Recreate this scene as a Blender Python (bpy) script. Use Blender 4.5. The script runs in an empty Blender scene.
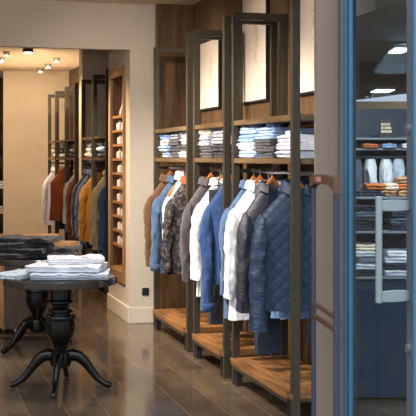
import bpy, bmesh, math, random
from mathutils import Vector, Matrix, noise

random.seed(7)
PI = math.pi
C = bpy.context.scene
COL = C.collection

# ------------------------------------------------------------------ camera, world, light, exposure
cam_d = bpy.data.cameras.new('camera')
cam = bpy.data.objects.new('camera', cam_d)
COL.objects.link(cam)
cam.location = (0, 0, 1.6)
cam.rotation_euler = (PI / 2, 0, 0)
cam_d.sensor_width = 36
cam_d.lens = 36 * 1050 / 416
cam_d.shift_y = -(208 - 157) / 416
cam_d.clip_start = 0.05
C.camera = cam

C.view_settings.view_transform = 'Standard'
C.view_settings.look = 'None'
C.view_settings.gamma = 1
C.view_settings.use_curve_mapping = False
C.view_settings.exposure = 0.3

W_ = bpy.data.worlds.new('daylight')
C.world = W_
W_.use_nodes = True
bg = W_.node_tree.nodes['Background']
# a bright overcast street: pale sky above, darker paving and house fronts below
_tc = W_.node_tree.nodes.new('ShaderNodeTexCoord')
_sp = W_.node_tree.nodes.new('ShaderNodeSeparateXYZ')
_rp = W_.node_tree.nodes.new('ShaderNodeValToRGB')
W_.node_tree.links.new(_tc.outputs['Generated'], _sp.inputs[0])
W_.node_tree.links.new(_sp.outputs['Z'], _rp.inputs['Fac'])
_rp.color_ramp.elements[0].position = 0.0
_rp.color_ramp.elements[0].color = (0.22, 0.23, 0.26, 1)
_rp.color_ramp.elements[1].position = 0.35
_rp.color_ramp.elements[1].color = (0.92, 0.96, 1.0, 1)
W_.node_tree.links.new(_rp.outputs['Color'], bg.inputs[0])
bg.inputs[1].default_value = 1.7

TH = math.atan(0.28571)          # the clothes racks run this far off the view axis
UX, UY = -math.sin(TH), math.cos(TH)
VX, VY = math.cos(TH), math.sin(TH)
OX, OY = 0.521, 6.27


def Wd(s, v, h=0.0):
    """rack frame (s along the racks away from the street, v into the wall) to world"""
    return Vector((OX + UX * s + VX * v, OY + UY * s + VY * v, h))


def spot(name, loc, target, power, color, angle=70, blend=0.6, size=0.06):
    d = bpy.data.lights.new(name, 'SPOT')
    d.energy = power
    d.color = color
    d.spot_size = math.radians(angle)
    d.spot_blend = blend
    d.shadow_soft_size = size
    o = bpy.data.objects.new(name, d)
    COL.objects.link(o)
    o.location = loc
    o.rotation_euler = (Vector(target) - Vector(loc)).to_track_quat('-Z', 'Y').to_euler()
    return o


def area(name, loc, target, power, color, sx, sy):
    d = bpy.data.lights.new(name, 'AREA')
    d.energy = power
    d.color = color
    d.shape = 'RECTANGLE'
    d.size = sx
    d.size_y = sy
    o = bpy.data.objects.new(name, d)
    COL.objects.link(o)
    o.location = loc
    o.rotation_euler = (Vector(target) - Vector(loc)).to_track_quat('-Z', 'Y').to_euler()
    return o


PS0_ = 4.02
WARM = (1.0, 0.72, 0.45)
SOFT = (1.0, 0.89, 0.76)
# rack spots on the ceiling over the aisle (above the frame)
for i, s in enumerate((0.3, 1.5, 2.9)):
    spot('rack_spot', Wd(s - 0.35, -1.8, 2.9), Wd(s + 0.1, 0.15, 1.25), 400, SOFT, 66, 0.8)
    spot('poster_fill', Wd(s - 0.2, -0.9, 3.0), Wd(s + 0.3, 0.4, 2.25), 40, SOFT, 60, 0.9)  # added fill without a fixture, brightens the posters
# spots over the tables
spot('table_spot', (-1.0, 7.0, 3.0), (-1.07, 7.5, 0.7), 110, SOFT, 70, 0.8)
spot('table_spot', (-1.3, 8.3, 3.0), (-1.4, 8.8, 0.7), 110, SOFT, 70, 0.8)
# warm lamps deep in the shop
for loc, tgt, p in (((-2.3, 14.2, 3.0), (-2.6, 18.0, 1.3), 80), ((-2.5, 14.2, 3.0), Wd(7.4, 0.0, 1.2), 200),
                    ((-3.0, 17.0, 3.0), Wd(10.2, 0.0, 1.2), 170), ((-3.4, 15.4, 3.0), (-3.4, 18.0, 1.2), 150),
                    ((-2.1, 10.7, 2.6), Wd(4.6, -0.17, 1.3), 170)):
    spot('ceiling_spot', loc, tgt, p, WARM, 85, 0.8)
area('ceiling_fill', (-2.6, 15.9, 2.3), (-2.6, 15.9, 4.0), 30, WARM, 1.6, 2.6)  # unseen floating uplight, added to brighten the far ceiling
spot('pillar_fill', (-0.7, 7.6, 3.0), Wd(PS0_, 0.0, 1.5), 70, SOFT, 80, 0.9)  # fill added to brighten the street side of the pillar
spot('aisle_fill', (-0.9, 8.4, 3.0), (-0.55, 8.9, 0.0), 90, SOFT, 95, 0.9)  # warm fill added to lift the aisle floor
spot('beam_fill', (-2.2, 6.6, 2.4), (-2.2, 10.0, 2.9), 50, SOFT, 90, 0.9)  # fill hanging free in the air, added to brighten the beam
# cool strip lights of the wing behind the glass door
area('strip_light', (1.6, 8.8, 2.42), (1.6, 8.5, 0), 26, (0.8, 0.92, 1.0), 0.3, 1.2)
spot('far_rack_fill', (-2.0, 12.2, 2.9), Wd(7.2, 0.0, 1.3), 110, SOFT, 55, 0.9)  # added fill, lifts the clothes on the racks beyond the pillar
spot('wing_fill', (1.35, 6.2, 2.45), (1.25, 7.4, 1.4), 100, (1, 0.93, 0.85), 70, 0.8)  # added fill, no lamp body; brightens the clothes in the wing
area('strip_light', (2.3, 13.9, 2.42), (2.3, 13.9, 0), 60, (0.9, 0.95, 1.0), 0.4, 1.2)

# ------------------------------------------------------------------ materials
MATS = {}


def lin(c):
    return tuple((x / 12.92 if x <= 0.04045 else ((x + 0.055) / 1.055) ** 2.4) for x in c)


def rgb(r, g, b):
    return (*lin((r / 255, g / 255, b / 255)), 1)


def base_mat(name):
    m = bpy.data.materials.new(name)
    m.use_nodes = True
    nt = m.node_tree
    b = nt.nodes['Principled BSDF']
    return m, nt, b


def plain(name, col, rough=0.5, metal=0.0, var=0.0, scale=8.0, bump=0.0, bscale=60.0, sheen=0.0, spec=None, coat=0.0):
    """colour with a noise variation and a fine noise bump"""
    if name in MATS:
        return MATS[name]
    m, nt, b = base_mat(name)
    b.inputs['Roughness'].default_value = rough
    b.inputs['Metallic'].default_value = metal
    if spec is not None:
        b.inputs['Specular IOR Level'].default_value = spec
    if sheen:
        b.inputs['Sheen Weight'].default_value = sheen
    if coat:
        b.inputs['Coat Weight'].default_value = coat
        b.inputs['Coat Roughness'].default_value = 0.08
    tc = nt.nodes.new('ShaderNodeTexCoord')
    n = nt.nodes.new('ShaderNodeTexNoise')
    n.inputs['Scale'].default_value = scale
    n.inputs['Detail'].default_value = 4
    nt.links.new(tc.outputs['Object'], n.inputs['Vector'])
    r = nt.nodes.new('ShaderNodeValToRGB')
    k = max(var, 0.02)
    r.color_ramp.elements[0].position = 0.3
    r.color_ramp.elements[1].position = 0.7
    r.color_ramp.elements[0].color = (*[c * (1 - k) for c in col[:3]], 1)
    r.color_ramp.elements[1].color = (*[min(1, c * (1 + k)) for c in col[:3]], 1)
    nt.links.new(n.outputs['Fac'], r.inputs['Fac'])
    nt.links.new(r.outputs['Color'], b.inputs['Base Color'])
    if bump:
        n2 = nt.nodes.new('ShaderNodeTexNoise')
        n2.inputs['Scale'].default_value = bscale
        n2.inputs['Detail'].default_value = 3
        nt.links.new(tc.outputs['Object'], n2.inputs['Vector'])
        hgt = n2.outputs['Fac']
        if sheen:                     # hanging folds and creases of the cloth
            mp = nt.nodes.new('ShaderNodeMapping')
            mp.inputs['Scale'].default_value = (17, 17, 6)
            mp.inputs['Rotation'].default_value = (0, 0.25, 0)
            nt.links.new(tc.outputs['Object'], mp.inputs['Vector'])
            n3 = nt.nodes.new('ShaderNodeTexNoise')
            n3.inputs['Scale'].default_value = 1.0
            n3.inputs['Detail'].default_value = 2
            n3.inputs['Distortion'].default_value = 0.7
            nt.links.new(mp.outputs['Vector'], n3.inputs['Vector'])
            ad = nt.nodes.new('ShaderNodeMath')
            ad.operation = 'MULTIPLY_ADD'
            ad.inputs[1].default_value = 5.0
            nt.links.new(n3.outputs['Fac'], ad.inputs[0])
            nt.links.new(n2.outputs['Fac'], ad.inputs[2])
            hgt = ad.outputs[0]
        bp = nt.nodes.new('ShaderNodeBump')
        bp.inputs['Strength'].default_value = bump
        bp.inputs['Distance'].default_value = 0.01
        nt.links.new(hgt, bp.inputs['Height'])
        nt.links.new(bp.outputs['Normal'], b.inputs['Normal'])
    MATS[name] = m
    return m


def wood(name, dark, light, scale=(14, 14, 1.0), rough=0.45, bands=0.0):
    if name in MATS:
        return MATS[name]
    m, nt, b = base_mat(name)
    b.inputs['Roughness'].default_value = rough
    tc = nt.nodes.new('ShaderNodeTexCoord')
    mp = nt.nodes.new('ShaderNodeMapping')
    mp.inputs['Scale'].default_value = scale
    nt.links.new(tc.outputs['Object'], mp.inputs['Vector'])
    n = nt.nodes.new('ShaderNodeTexNoise')
    n.inputs['Scale'].default_value = 2.2
    n.inputs['Detail'].default_value = 6
    n.inputs['Distortion'].default_value = 0.6
    nt.links.new(mp.outputs['Vector'], n.inputs['Vector'])
    r = nt.nodes.new('ShaderNodeValToRGB')
    r.color_ramp.elements[0].position = 0.32
    r.color_ramp.elements[1].position = 0.68
    r.color_ramp.elements[0].color = dark
    r.color_ramp.elements[1].color = light
    nt.links.new(n.outputs['Fac'], r.inputs['Fac'])
    nt.links.new(r.outputs['Color'], b.inputs['Base Color'])
    bp = nt.nodes.new('ShaderNodeBump')
    bp.inputs['Strength'].default_value = 0.15
    bp.inputs['Distance'].default_value = 0.004
    nt.links.new(n.outputs['Fac'], bp.inputs['Height'])
    nt.links.new(bp.outputs['Normal'], b.inputs['Normal'])
    MATS[name] = m
    return m


def cloth(name, col, var=0.12, rough=0.85, bump=0.35):
    return plain(name, col, rough, 0, var, 14, bump, 90, 0.25)


def emit(name, col, strength):
    if name in MATS:
        return MATS[name]
    m, nt, b = base_mat(name)
    b.inputs['Base Color'].default_value = col
    b.inputs['Emission Color'].default_value = col
    b.inputs['Emission Strength'].default_value = strength
    MATS[name] = m
    return m


def quilt_mat(name, col, size, rough=0.42, fold=0.5):
    """diamond quilting: stitch lines pressed into the cloth"""
    m, nt, b = base_mat(name)
    b.inputs['Base Color'].default_value = col
    b.inputs['Roughness'].default_value = rough
    tc = nt.nodes.new('ShaderNodeTexCoord')
    sep = nt.nodes.new('ShaderNodeSeparateXYZ')
    nt.links.new(tc.outputs['Object'], sep.inputs[0])

    def mth(op, a, c=None):
        n = nt.nodes.new('ShaderNodeMath')
        n.operation = op
        for i, q in enumerate((a, c)):
            if q is None:
                continue
            if isinstance(q, (int, float)):
                n.inputs[i].default_value = q
            else:
                nt.links.new(q, n.inputs[i])
        return n.outputs[0]
    k = PI / size
    a = mth('MULTIPLY', mth('ADD', sep.outputs['X'], sep.outputs['Z']), k * 0.7)
    c = mth('MULTIPLY', mth('SUBTRACT', sep.outputs['X'], sep.outputs['Z']), k * 0.7)
    sa = mth('POWER', mth('ABSOLUTE', mth('SINE', a)), 0.45)
    sc = mth('POWER', mth('ABSOLUTE', mth('SINE', c)), 0.45)
    h = mth('MULTIPLY', sa, sc)
    n2 = nt.nodes.new('ShaderNodeTexNoise')
    n2.inputs['Scale'].default_value = 16
    nt.links.new(tc.outputs['Object'], n2.inputs['Vector'])
    h2 = mth('ADD', h, mth('MULTIPLY', n2.outputs['Fac'], fold))
    bp = nt.nodes.new('ShaderNodeBump')
    bp.inputs['Strength'].default_value = 0.5
    bp.inputs['Distance'].default_value = 0.007
    nt.links.new(h2, bp.inputs['Height'])
    nt.links.new(bp.outputs['Normal'], b.inputs['Normal'])
    MATS[name] = m
    return m


def crinkle_mat(name, col):
    """thin crinkled nylon: creases running slantwise"""
    m, nt, b = base_mat(name)
    b.inputs['Base Color'].default_value = col
    b.inputs['Roughness'].default_value = 0.5
    tc = nt.nodes.new('ShaderNodeTexCoord')
    mp = nt.nodes.new('ShaderNodeMapping')
    mp.inputs['Rotation'].default_value = (0, 0.6, 0)
    mp.inputs['Scale'].default_value = (14, 14, 44)
    nt.links.new(tc.outputs['Object'], mp.inputs['Vector'])
    n = nt.nodes.new('ShaderNodeTexNoise')
    n.inputs['Scale'].default_value = 1.0
    n.inputs['Detail'].default_value = 3
    n.inputs['Distortion'].default_value = 0.8
    nt.links.new(mp.outputs['Vector'], n.inputs['Vector'])
    bp = nt.nodes.new('ShaderNodeBump')
    bp.inputs['Strength'].default_value = 0.6
    bp.inputs['Distance'].default_value = 0.012
    nt.links.new(n.outputs['Fac'], bp.inputs['Height'])
    nt.links.new(bp.outputs['Normal'], b.inputs['Normal'])
    MATS[name] = m
    return m


def pattern_mat(name, c1, c2, c3, scale=26):
    m, nt, b = base_mat(name)
    b.inputs['Roughness'].default_value = 0.8
    tc = nt.nodes.new('ShaderNodeTexCoord')
    n = nt.nodes.new('ShaderNodeTexNoise')
    n.inputs['Scale'].default_value = scale
    n.inputs['Detail'].default_value = 2
    n.inputs['Distortion'].default_value = 1.2
    nt.links.new(tc.outputs['Object'], n.inputs['Vector'])
    r = nt.nodes.new('ShaderNodeValToRGB')
    r.color_ramp.elements[0].position = 0.45
    r.color_ramp.elements[0].color = c1
    r.color_ramp.elements[1].position = 0.62
    r.color_ramp.elements[1].color = c3
    e = r.color_ramp.elements.new(0.53)
    e.color = c2
    nt.links.new(n.outputs['Fac'], r.inputs['Fac'])
    nt.links.new(r.outputs['Color'], b.inputs['Base Color'])
    MATS[name] = m
    return m


def tile_floor():
    m, nt, b = base_mat('floor_tile')
    tc = nt.nodes.new('ShaderNodeTexCoord')
    mp = nt.nodes.new('ShaderNodeMapping')
    mp.inputs['Rotation'].default_value = (0, 0, -(TH + PI / 2))
    nt.links.new(tc.outputs['Object'], mp.inputs['Vector'])
    br = nt.nodes.new('ShaderNodeTexBrick')
    br.inputs['Scale'].default_value = 1
    br.inputs['Brick Width'].default_value = 0.95
    br.inputs['Row Height'].default_value = 0.24
    br.inputs['Mortar Size'].default_value = 0.004
    br.inputs['Mortar Smooth'].default_value = 0.2
    br.inputs['Color1'].default_value = rgb(104, 88, 72)
    br.inputs['Color2'].default_value = rgb(84, 71, 59)
    br.inputs['Mortar'].default_value = rgb(124, 108, 90)  # joints coloured lighter to paint in the sheen along them
    nt.links.new(mp.outputs['Vector'], br.inputs['Vector'])
    n = nt.nodes.new('ShaderNodeTexNoise')
    n.inputs['Scale'].default_value = 5
    n.inputs['Detail'].default_value = 6
    nt.links.new(mp.outputs['Vector'], n.inputs['Vector'])
    mx = nt.nodes.new('ShaderNodeMix')
    mx.data_type = 'RGBA'
    mx.blend_type = 'OVERLAY'
    mx.inputs['Factor'].default_value = 0.5
    nt.links.new(br.outputs['Color'], mx.inputs['A'])
    nt.links.new(n.outputs['Fac'], mx.inputs['B'])
    nt.links.new(mx.outputs['Result'], b.inputs['Base Color'])
    rr = nt.nodes.new('ShaderNodeMapRange')
    rr.inputs['To Min'].default_value = 0.06
    rr.inputs['To Max'].default_value = 0.20
    nt.links.new(n.outputs['Fac'], rr.inputs['Value'])
    nt.links.new(rr.outputs['Result'], b.inputs['Roughness'])
    bp = nt.nodes.new('ShaderNodeBump')
    bp.inputs['Strength'].default_value = 0.25
    bp.inputs['Distance'].default_value = 0.003
    bp.invert = True
    nt.links.new(br.outputs['Fac'], bp.inputs['Height'])
    nt.links.new(bp.outputs['Normal'], b.inputs['Normal'])
    return m


def glass_mat():
    m = bpy.data.materials.new('tinted_glass')
    m.use_nodes = True
    nt = m.node_tree
    nt.nodes.clear()
    out = nt.nodes.new('ShaderNodeOutputMaterial')
    tr = nt.nodes.new('ShaderNodeBsdfTransparent')
    tr.inputs[0].default_value = (0.84, 0.93, 0.98, 1)
    gl = nt.nodes.new('ShaderNodeBsdfGlossy')
    gl.inputs['Roughness'].default_value = 0.0
    gl.inputs['Color'].default_value = (0.9, 0.97, 1, 1)
    fr = nt.nodes.new('ShaderNodeFresnel')
    ge = nt.nodes.new('ShaderNodeNewGeometry')
    mr = nt.nodes.new('ShaderNodeMapRange')
    mr.inputs['To Min'].default_value = 1.5
    mr.inputs['To Max'].default_value = 1 / 1.5
    nt.links.new(ge.outputs['Backfacing'], mr.inputs['Value'])
    nt.links.new(mr.outputs['Result'], fr.inputs[0])
    mx = nt.nodes.new('ShaderNodeMixShader')
    nt.links.new(fr.outputs[0], mx.inputs[0])
    nt.links.new(tr.outputs[0], mx.inputs[1])
    nt.links.new(gl.outputs[0], mx.inputs[2])
    nt.links.new(mx.outputs[0], out.inputs[0])
    return m


M_WALL = plain('plaster_wall', rgb(214, 200, 180), 0.8, 0, 0.03, 3, 0.05, 120)
M_PILLAR = plain('pillar_plaster', rgb(208, 197, 182), 0.75, 0, 0.03, 3, 0.05, 120)
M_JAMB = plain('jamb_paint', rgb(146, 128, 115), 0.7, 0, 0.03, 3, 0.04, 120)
M_CEIL = plain('ceiling_paint', rgb(214, 196, 170), 0.85, 0, 0.02, 3)
M_TRIM = plain('baseboard_paint', rgb(222, 212, 196), 0.5, 0, 0.02, 3)
M_WOODWALL = wood('wall_wood', rgb(72, 53, 36), rgb(116, 86, 57), (10, 10, 0.8))
M_BENCH = wood('bench_wood', rgb(108, 72, 42), rgb(170, 120, 74), (9, 1.2, 9), 0.4)
M_SHELF = wood('shelf_wood', rgb(76, 58, 38), rgb(116, 92, 62), (9, 1.2, 9), 0.5)
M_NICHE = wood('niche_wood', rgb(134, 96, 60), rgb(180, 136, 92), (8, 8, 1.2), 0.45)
M_PLINTH = wood('plinth_wood', rgb(58, 43, 34), rgb(84, 64, 50), (8, 8, 1.2), 0.5)
M_PLINTH2 = wood('plinth_wood_light', rgb(158, 112, 66), rgb(190, 142, 92), (1.2, 8, 8), 0.5)
M_METAL = plain('rack_metal', rgb(62, 55, 43), 0.55, 0.0, 0.08, 12, 0.05, 90)
M_CHROME = plain('brushed_steel', rgb(200, 204, 206), 0.28, 0.9, 0.03, 20)
M_HANDLE = plain('dull_steel', rgb(168, 186, 192), 0.4, 0.8, 0.03, 20)
M_BLACKWOOD = plain('black_lacquer', rgb(9, 10, 13), 0.14, 0, 0.2, 6, 0, 60, 0, 0.4)
M_TABLERIM = plain('table_rim_lacquer', rgb(58, 52, 48), 0.18, 0, 0.15, 8)
M_BLACK = plain('black_plastic', rgb(22, 24, 28), 0.5)
M_HANGER = wood('hanger_wood', rgb(150, 84, 34), rgb(200, 124, 58), (3, 20, 20), 0.4)
M_POSTER = plain('poster_paper', rgb(236, 220, 202), 0.6, 0, 0.02, 4)
M_INK = plain('poster_ink', rgb(214, 197, 176), 0.7)
M_BLUE = plain('blue_door_paint', rgb(80, 134, 166), 0.35, 0.2, 0.04, 10)
M_GREY = plain('grey_door_paint', rgb(96, 105, 118), 0.4, 0.1, 0.03, 10)
M_TAUPE = plain('taupe_metal', rgb(104, 80, 66), 0.45, 0.2, 0.05, 10)
M_SLATE = plain('slate_metal', rgb(72, 74, 88), 0.45, 0.2, 0.05, 10)
M_PINK = plain('pink_plastic', rgb(216, 150, 140), 0.5)
M_NAVYPANEL = plain('navy_panel', rgb(12, 46, 72), 0.5, 0, 0.06, 6)
M_DARKFIX = plain('dark_fixture', rgb(26, 32, 40), 0.5, 0, 0.06, 6)
M_GLASS = glass_mat()
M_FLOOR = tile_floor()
M_WHITEOBJ = plain('white_ceramic', rgb(236, 230, 222), 0.4)

# cloth colours
K = {
    'white': cloth('white_cotton', rgb(236, 238, 244), 0.03),
    'palegrey': cloth('pale_grey_cotton', rgb(168, 174, 186), 0.08),
    'grey': cloth('grey_wool', rgb(68, 63, 70), 0.15),
    'charcoal': cloth('charcoal_wool', rgb(42, 41, 46), 0.2),
    'black': cloth('black_denim', rgb(34, 34, 38), 0.25),
    'navy': cloth('navy_cotton', rgb(20, 32, 54), 0.2),
    'paleblue': cloth('pale_blue_cotton', rgb(150, 178, 220), 0.15),
    'skyblue': cloth('sky_blue_cotton', rgb(120, 156, 206), 0.15),
    'denim': cloth('blue_denim', rgb(64, 90, 126), 0.3, 0.85, 0.5),
    'lightdenim': cloth('light_denim', rgb(200, 212, 226), 0.12, 0.85, 0.5),
    'royal': cloth('royal_blue_knit', rgb(30, 66, 116), 0.12),
    'brown': cloth('brown_suede', rgb(92, 62, 32), 0.15),
    'rust': cloth('rust_wool', rgb(136, 66, 28), 0.15),
    'orange': cloth('orange_wool', rgb(206, 112, 52), 0.15),
    'mustard': cloth('mustard_wool', rgb(188, 122, 30), 0.12),
    'beige': cloth('beige_linen', rgb(212, 184, 138), 0.1),
    'tan': cloth('tan_cotton', rgb(190, 140, 92), 0.12),
    'slate': cloth('slate_blue_cotton', rgb(74, 88, 108), 0.2),
    'indigo': cloth('indigo_denim', rgb(28, 34, 48), 0.25, 0.85, 0.5),
    'cream': cloth('cream_cotton', rgb(232, 214, 188), 0.06),
    'lilac': cloth('lilac_cotton', rgb(214, 212, 232), 0.06),
    'maroon': cloth('maroon_wool', rgb(104, 48, 30), 0.15),
}
M_QUILT = quilt_mat('navy_quilting', rgb(29, 51, 79), 0.058, 0.6, 0.6)
M_PUFF = crinkle_mat('charcoal_nylon', rgb(52, 54, 66))
M_PUFF2 = crinkle_mat('navy_nylon', rgb(38, 58, 84))
M_PATTERN = pattern_mat('dark_floral_cloth', rgb(20, 20, 26), rgb(48, 42, 44), rgb(98, 84, 78))

# ------------------------------------------------------------------ mesh helpers


class MB:
    def __init__(self):
        self.v, self.f = [], []

    def add(self, vs, fs):
        o = len(self.v)
        self.v += [tuple(p) for p in vs]
        self.f += [tuple(i + o for i in f) for f in fs]
        return self

    def box(self, x0, x1, y0, y1, z0, z1, mat=None):
        vs = [(x, y, z) for z in (z0, z1) for y in (y0, y1) for x in (x0, x1)]
        if mat is not None:
            vs = [mat @ Vector(p) for p in vs]
        return self.add(vs, [(0, 2, 3, 1), (4, 5, 7, 6), (0, 1, 5, 4), (2, 6, 7, 3), (0, 4, 6, 2), (1, 3, 7, 5)])

    def beam(self, p, q, w, t, up=(0, 0, 1)):
        p, q = Vector(p), Vector(q)
        d = (q - p)
        L = d.length
        d.normalize()
        a = d.cross(Vector(up))
        if a.length < 1e-5:
            a = d.cross(Vector((1, 0, 0)))
        a.normalize()
        b = a.cross(d)
        vs = []
        for e in (p, q):
            for i, j in ((-1, -1), (1, -1), (1, 1), (-1, 1)):
                vs.append(e + a * (i * w / 2) + b * (j * t / 2))
        return self.add(vs, [(0, 1, 2, 3), (7, 6, 5, 4), (0, 4, 5, 1), (1, 5, 6, 2), (2, 6, 7, 3), (3, 7, 4, 0)])

    def rings(self, rings, cap0=True, cap1=True, closed=True):
        n = len(rings[0])
        vs = [p for r in rings for p in r]
        fs = []
        for i in range(len(rings) - 1):
            for j in range(n if closed else n - 1):
                k = (j + 1) % n
                fs.append((i * n + j, i * n + k, (i + 1) * n + k, (i + 1) * n + j))
        if cap0:
            fs.append(tuple(range(n))[::-1])
        if cap1:
            fs.append(tuple(range((len(rings) - 1) * n, len(rings) * n)))
        return self.add(vs, fs)

    def lathe(self, prof, n=32, c=(0, 0)):
        return self.rings([[(c[0] + r * math.cos(2 * PI * j / n), c[1] + r * math.sin(2 * PI * j / n), h) for j in range(n)]
                           for r, h in prof])

    def tube(self, pts, r, n=8, up=(0, 0, 1)):
        pts = [Vector(p) for p in pts]
        rr = r if isinstance(r, (list, tuple)) else [r] * len(pts)
        rings = []
        for i, p in enumerate(pts):
            d = (pts[min(i + 1, len(pts) - 1)] - pts[max(i - 1, 0)]).normalized()
            a = d.cross(Vector(up))
            if a.length < 1e-4:
                a = d.cross(Vector((1, 0, 0)))
            a.normalize()
            b = a.cross(d)
            rings.append([p + a * (rr[i] * math.cos(2 * PI * j / n)) + b * (rr[i] * math.sin(2 * PI * j / n)) for j in range(n)])
        return self.rings(rings)

    def mesh(self, name, mat, bevel=0.0, angle=35, smooth=True):
        me = bpy.data.meshes.new(name)
        me.from_pydata(self.v, [], self.f)
        bm = bmesh.new()
        bm.from_mesh(me)
        bmesh.ops.recalc_face_normals(bm, faces=bm.faces)
        if bevel:
            es = [e for e in bm.edges if len(e.link_faces) == 2 and e.calc_face_angle(0) > 0.6]
            bmesh.ops.bevel(bm, geom=es, offset=bevel, segments=2, affect='EDGES', clamp_overlap=True)
        bm.to_mesh(me)
        bm.free()
        if smooth:
            for p in me.polygons:
                p.use_smooth = True
            me.set_sharp_from_angle(angle=math.radians(angle))
        me.materials.append(mat)
        return me

    def build(self, name, mat, parent=None, bevel=0.0, angle=35):
        o = bpy.data.objects.new(name, self.mesh(name, mat, bevel, angle))
        COL.objects.link(o)
        if parent is not None:
            o.parent = parent
        return o


def tag(o, label, cat, group=None):
    o['label'] = label
    o['category'] = cat
    if group:
        o['group'] = group
    return o


def thing(name, label, cat, loc=(0, 0, 0), rotz=0.0, group=None):
    o = bpy.data.objects.new(name, None)
    o.empty_display_size = 0.1
    COL.objects.link(o)
    o.location = loc
    o.rotation_euler = (0, 0, rotz)
    return tag(o, label, cat, group)


def struct(name, mb, mat, loc=(0, 0, 0), rotz=0.0, bevel=0.0):
    o = mb.build(name, mat, None, bevel)
    o.location = loc
    o.rotation_euler = (0, 0, rotz)
    o['kind'] = 'structure'
    return o


def RF(s=0.0, v=0.0, h=0.0):
    return dict(loc=Wd(s, v, h), rotz=TH)


def dup(root, loc, rotz, label, group=None, name=None):
    r = root.copy()
    COL.objects.link(r)
    r.location = loc
    r.rotation_euler = (0, 0, rotz)
    r['label'] = label
    if group:
        r['group'] = group
    for ch in list(root.children):
        c = ch.copy()
        COL.objects.link(c)
        c.parent = r
        for g in ch.children:
            d = g.copy()
            COL.objects.link(d)
            d.parent = c
    return r


def fbm(x, y, z):
    return noise.noise(Vector((x, y, z)))


# ------------------------------------------------------------------ setting
CEIL = 3.07
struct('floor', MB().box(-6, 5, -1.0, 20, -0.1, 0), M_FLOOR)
struct('ceiling', MB().box(-4.9, 2.6, 5.65, 20, CEIL, CEIL + 0.1), M_CEIL)
struct('wall_left', MB().box(-4.95, -4.85, 5.65, 20, 0, CEIL), M_WALL)
struct('wall_back', MB().box(-3.51, 0.0, 18.0, 18.15, 0, CEIL), M_WALL)
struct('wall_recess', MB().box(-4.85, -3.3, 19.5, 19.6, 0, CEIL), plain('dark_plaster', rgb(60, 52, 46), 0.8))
# wood wall behind the racks (rack frame: x = v, y = s)
struct('wall_right', MB().box(0.43, 0.53, 0.50, 13.2, 0, CEIL), M_WOODWALL, **RF())
# end panel of wood beside the first pillar
struct('trim_1', MB().box(0.075, 0.43, 3.93, 4.02, 0, CEIL), M_WOODWALL, **RF())
# first pillar with a niche on its aisle face: built as a shell around the niche opening
PS0, PS1 = 4.02, 5.14
NS0, NS1, NH0, NH1 = 4.24, 4.98, 0.36, 2.50
pm = MB()
pm.box(-0.173, 0.43, PS0, NS0, 0, CEIL)
pm.box(-0.173, 0.43, NS1, PS1, 0, CEIL)
pm.box(-0.173, 0.43, NS0, NS1, 0, NH0)
pm.box(-0.173, 0.43, NS0, NS1, NH1, CEIL)
pm.box(0.06, 0.43, NS0, NS1, NH0, NH1)
struct('pillar_front', pm, M_PILLAR, **RF())
bb = MB()
bb.box(-0.191, -0.173, PS0 - 0.018, PS1, 0, 0.155)
bb.box(-0.173, 0.075, PS0 - 0.018, PS0, 0, 0.155)
struct('baseboard_front', bb, M_TRIM, **RF(), bevel=0.004)
# second pillar farther in, flush with the racks
struct('pillar_back', MB().box(0.0, 0.43, 7.97, 8.25, 0, CEIL), M_PILLAR, **RF())
# beam across the shop in line with the first pillar
struct('beam', MB().box(-4.6, -0.173, PS0, PS0 + 0.09, 2.63, CEIL), M_PILLAR, **RF())
struct('beam_lintel', MB().box(-4.9, 3.5, 5.60, 5.72, 2.85, 3.3), M_JAMB)  # unseen lintel, added for how daylight enters the opening
# jamb between the shop and the wing
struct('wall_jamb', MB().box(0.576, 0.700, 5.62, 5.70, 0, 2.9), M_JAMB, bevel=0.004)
# wing added behind the glass door, partly in place of reflections in it
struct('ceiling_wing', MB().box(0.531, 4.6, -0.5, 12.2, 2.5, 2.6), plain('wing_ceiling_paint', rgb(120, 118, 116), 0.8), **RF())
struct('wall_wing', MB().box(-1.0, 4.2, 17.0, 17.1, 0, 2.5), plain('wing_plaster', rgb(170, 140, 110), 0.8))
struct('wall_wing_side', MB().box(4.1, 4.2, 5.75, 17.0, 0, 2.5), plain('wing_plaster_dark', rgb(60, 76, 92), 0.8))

# ------------------------------------------------------------------ niche in the pillar
nf = thing('display_niche', 'tall oak display niche set into the aisle side of the cream pillar', 'niche', Wd(0, 0), TH)
m = MB()
m.box(-0.195, -0.165, NS0 - 0.01, NS0 + 0.05, NH0 - 0.01, NH1 + 0.01)
m.box(-0.195, -0.165, NS1 - 0.05, NS1 + 0.01, NH0 - 0.01, NH1 + 0.01)
m.box(-0.195, -0.165, NS0 + 0.05, NS1 - 0.05, NH1 - 0.09, NH1 + 0.01)
m.box(-0.195, -0.165, NS0 + 0.05, NS1 - 0.05, NH0 - 0.01, NH0 + 0.10)
m.build('frame', M_NICHE, nf, 0.004)
m = MB()
m.box(0.045, 0.058, NS0 + 0.002, NS1 - 0.002, NH0 + 0.002, NH1 - 0.002)
m.box(-0.165, 0.045, NS0 + 0.002, NS0 + 0.045, NH0 + 0.002, NH1 - 0.002)
m.box(-0.165, 0.045, NS1 - 0.045, NS1 - 0.002, NH0 + 0.002, NH1 - 0.002)
m.build('back_panel', wood('niche_back_wood', rgb(92, 66, 46), rgb(124, 92, 66), (8, 8, 1.2)), nf)
cell_h = [0.70 + 0.1455 * i for i in range(10)]
for h in [NH0 + 0.10] + cell_h:
    MB().box(-0.17, 0.045, NS0 + 0.045, NS1 - 0.045, h - 0.012, h + 0.012).build('shelf', M_NICHE, nf, 0.002)
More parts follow.
